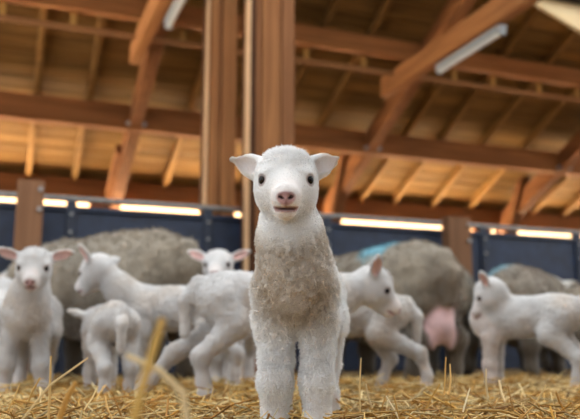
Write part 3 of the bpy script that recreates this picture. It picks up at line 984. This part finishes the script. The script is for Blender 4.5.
PAL = np.array([[.70, .40, .10], [.78, .50, .17], [.84, .62, .29], [.55, .28, .06], [.66, .39, .13], [.92, .78, .50], [.42, .22, .06], [.90, .74, .46], [.86, .66, .36]])
def straw_bed(n, y0, y1, zlo, zhi, tilt, lmin, lmax, g):
    Y = y0 + (y1 - y0) * g.random(n) ** 1.4
    X = (g.random(n) * 2 - 1) * (Y * .42 + .25)
    Z = g.uniform(zlo, zhi, n)
    ln = g.uniform(lmin, lmax, n)
    az = g.random(n) * 2 * math.pi
    el = g.normal(0, tilt, n)
    d = np.stack([np.cos(az) * np.cos(el), np.sin(az) * np.cos(el), np.sin(el)], 1)
    P = np.stack([X, Y, Z], 1)
    A = P - d * (ln / 2)[:, None]; B = P + d * (ln / 2)[:, None]
    A[:, 2] = np.maximum(A[:, 2], -.056); B[:, 2] = np.maximum(B[:, 2], -.056)
    bend = g.normal(0, .012, (n, 3))
    r = g.uniform(.0010, .0024, n)
    V, Q = stalk_geo(A, B, r, r * .7, bend)
    c = PAL[g.integers(0, len(PAL), n)] * g.uniform(.38, 1.02, (n, 1)) * np.array([1.0, .92, .72])
    return V, Q, np.repeat(c, 12, axis=0)
parts = [straw_bed(15000, 0.75, 4.2, -.055, -.012, .16, .06, .20, rng),
         straw_bed(7000, 0.85, 3.4, -.030, .004, .28, .05, .17, rng),
         straw_bed(1500, 1.0, 3.0, -.012, .010, .14, .12, .30, rng),
         straw_bed(1100, 1.15, 3.2, -.025, .012, .55, .05, .12, rng)]
off = 0; VV, QQ, CC = [], [], []
for V, Q, c in parts:
    VV.append(V); QQ.append(Q + off); CC.append(c); off += len(V)
me = np_mesh('straw_litter', np.concatenate(VV), np.concatenate(QQ), smooth=False)
set_col(me, np.concatenate(CC))
tag(link('straw_litter', me, M['straw']), 'golden loose straw litter covering the barn floor', 'straw', kind='stuff')

def stalk(label, pts, Y, wpx, colr, group=None, flat=0.45, dY=0.0):
    """one stalk that stands out, through pixel points on the plane Y"""
    P = [at_Y(x, y, Y + dY * i) for i, (x, y) in enumerate(pts)]
    base = P[0].copy()
    r = wpx * Y / F / 2
    V, Fc = [], []
    for i, p in enumerate(P):
        d = P[min(i + 1, len(P) - 1)] - P[max(i - 1, 0)]; d /= np.linalg.norm(d)
        s_ = np.cross(d, (0, 1, 0)); s_ /= np.linalg.norm(s_)
        t_ = np.cross(s_, d)
        rr = r * (0.75 if i == len(P) - 1 else 1)
        for k in range(6):
            a = k * math.pi / 3
            V.append(p - base + s_ * math.cos(a) * rr + t_ * math.sin(a) * rr * flat)
    for i in range(len(P) - 1):
        for k in range(6):
            Fc.append((i * 6 + k, i * 6 + (k + 1) % 6, i * 6 + 6 + (k + 1) % 6, i * 6 + 6 + k))
    Fc += [(5, 4, 3, 2, 1, 0), tuple(range(len(V) - 6, len(V)))]
    me = mesh('straw_stalk', V, Fc)
    set_col(me, np.tile(np.array(colr), (len(V), 1)))
    o = link('straw_stalk', me, M['straw'])
    o.location = tuple(map(float, base))
    return tag(o, label, 'straw', group)

stalk('broad blurred yellow straw blade standing up in the left foreground', [(128, 442), (145, 378), (163, 318)], .56, 9, (.78, .50, .14))
stalk('pale blurred straw stalk bent over in front of the left lambs', [(192, 450), (183, 393), (160, 371), (126, 355)], .66, 6.5, (.88, .70, .40))
stalk('blurred orange straw stalk leaning right beside the small lamb', [(55, 432), (66, 400), (76, 382)], .95, 6, (.62, .33, .08))
stalk('long thin straw stalk arching right in front of the left lamb', [(18, 425), (50, 385), (88, 358)], 1.15, 2.2, (.80, .60, .30))
stalk('short upright straw stalk in front of the left lamb', [(48, 425), (50, 390), (51, 356)], 1.2, 2.6, (.74, .50, .20))
LS = 'thin golden straw stalk sticking up out of the litter'
GS = 'stalks sticking up from the litter'
SP = [[(360, 412), (361, 358)], [(421, 419), (440, 384)], [(444, 395), (446, 357)], [(449, 395), (450, 364)], [(488, 398), (486, 369)],
      [(532, 410), (546, 385)], [(505, 402), (499, 380)], [(112, 419), (105, 395)], [(125, 425), (112, 392)], [(28, 402), (40, 378)],
      [(402, 424), (386, 396)], [(380, 418), (388, 390)], [(463, 412), (470, 388)], [(565, 412), (556, 392)], [(205, 414), (214, 388)],
      [(238, 420), (228, 392)], [(84, 410), (98, 386)], [(545, 408), (528, 396)], [(516, 416), (508, 386)], [(372, 408), (366, 384)], [(8, 410), (20, 384)]]
g2 = random.Random(4)
for p in SP:
    a, b = p
    stalk(LS, [a, ((a[0] + b[0]) / 2 + g2.uniform(-1.5, 1.5), (a[1] + b[1]) / 2), b], g2.uniform(1.35, 1.75), g2.uniform(1.3, 2.3),
          tuple(PAL[g2.randrange(len(PAL))]), GS, flat=.8, dY=g2.uniform(-.015, .02))
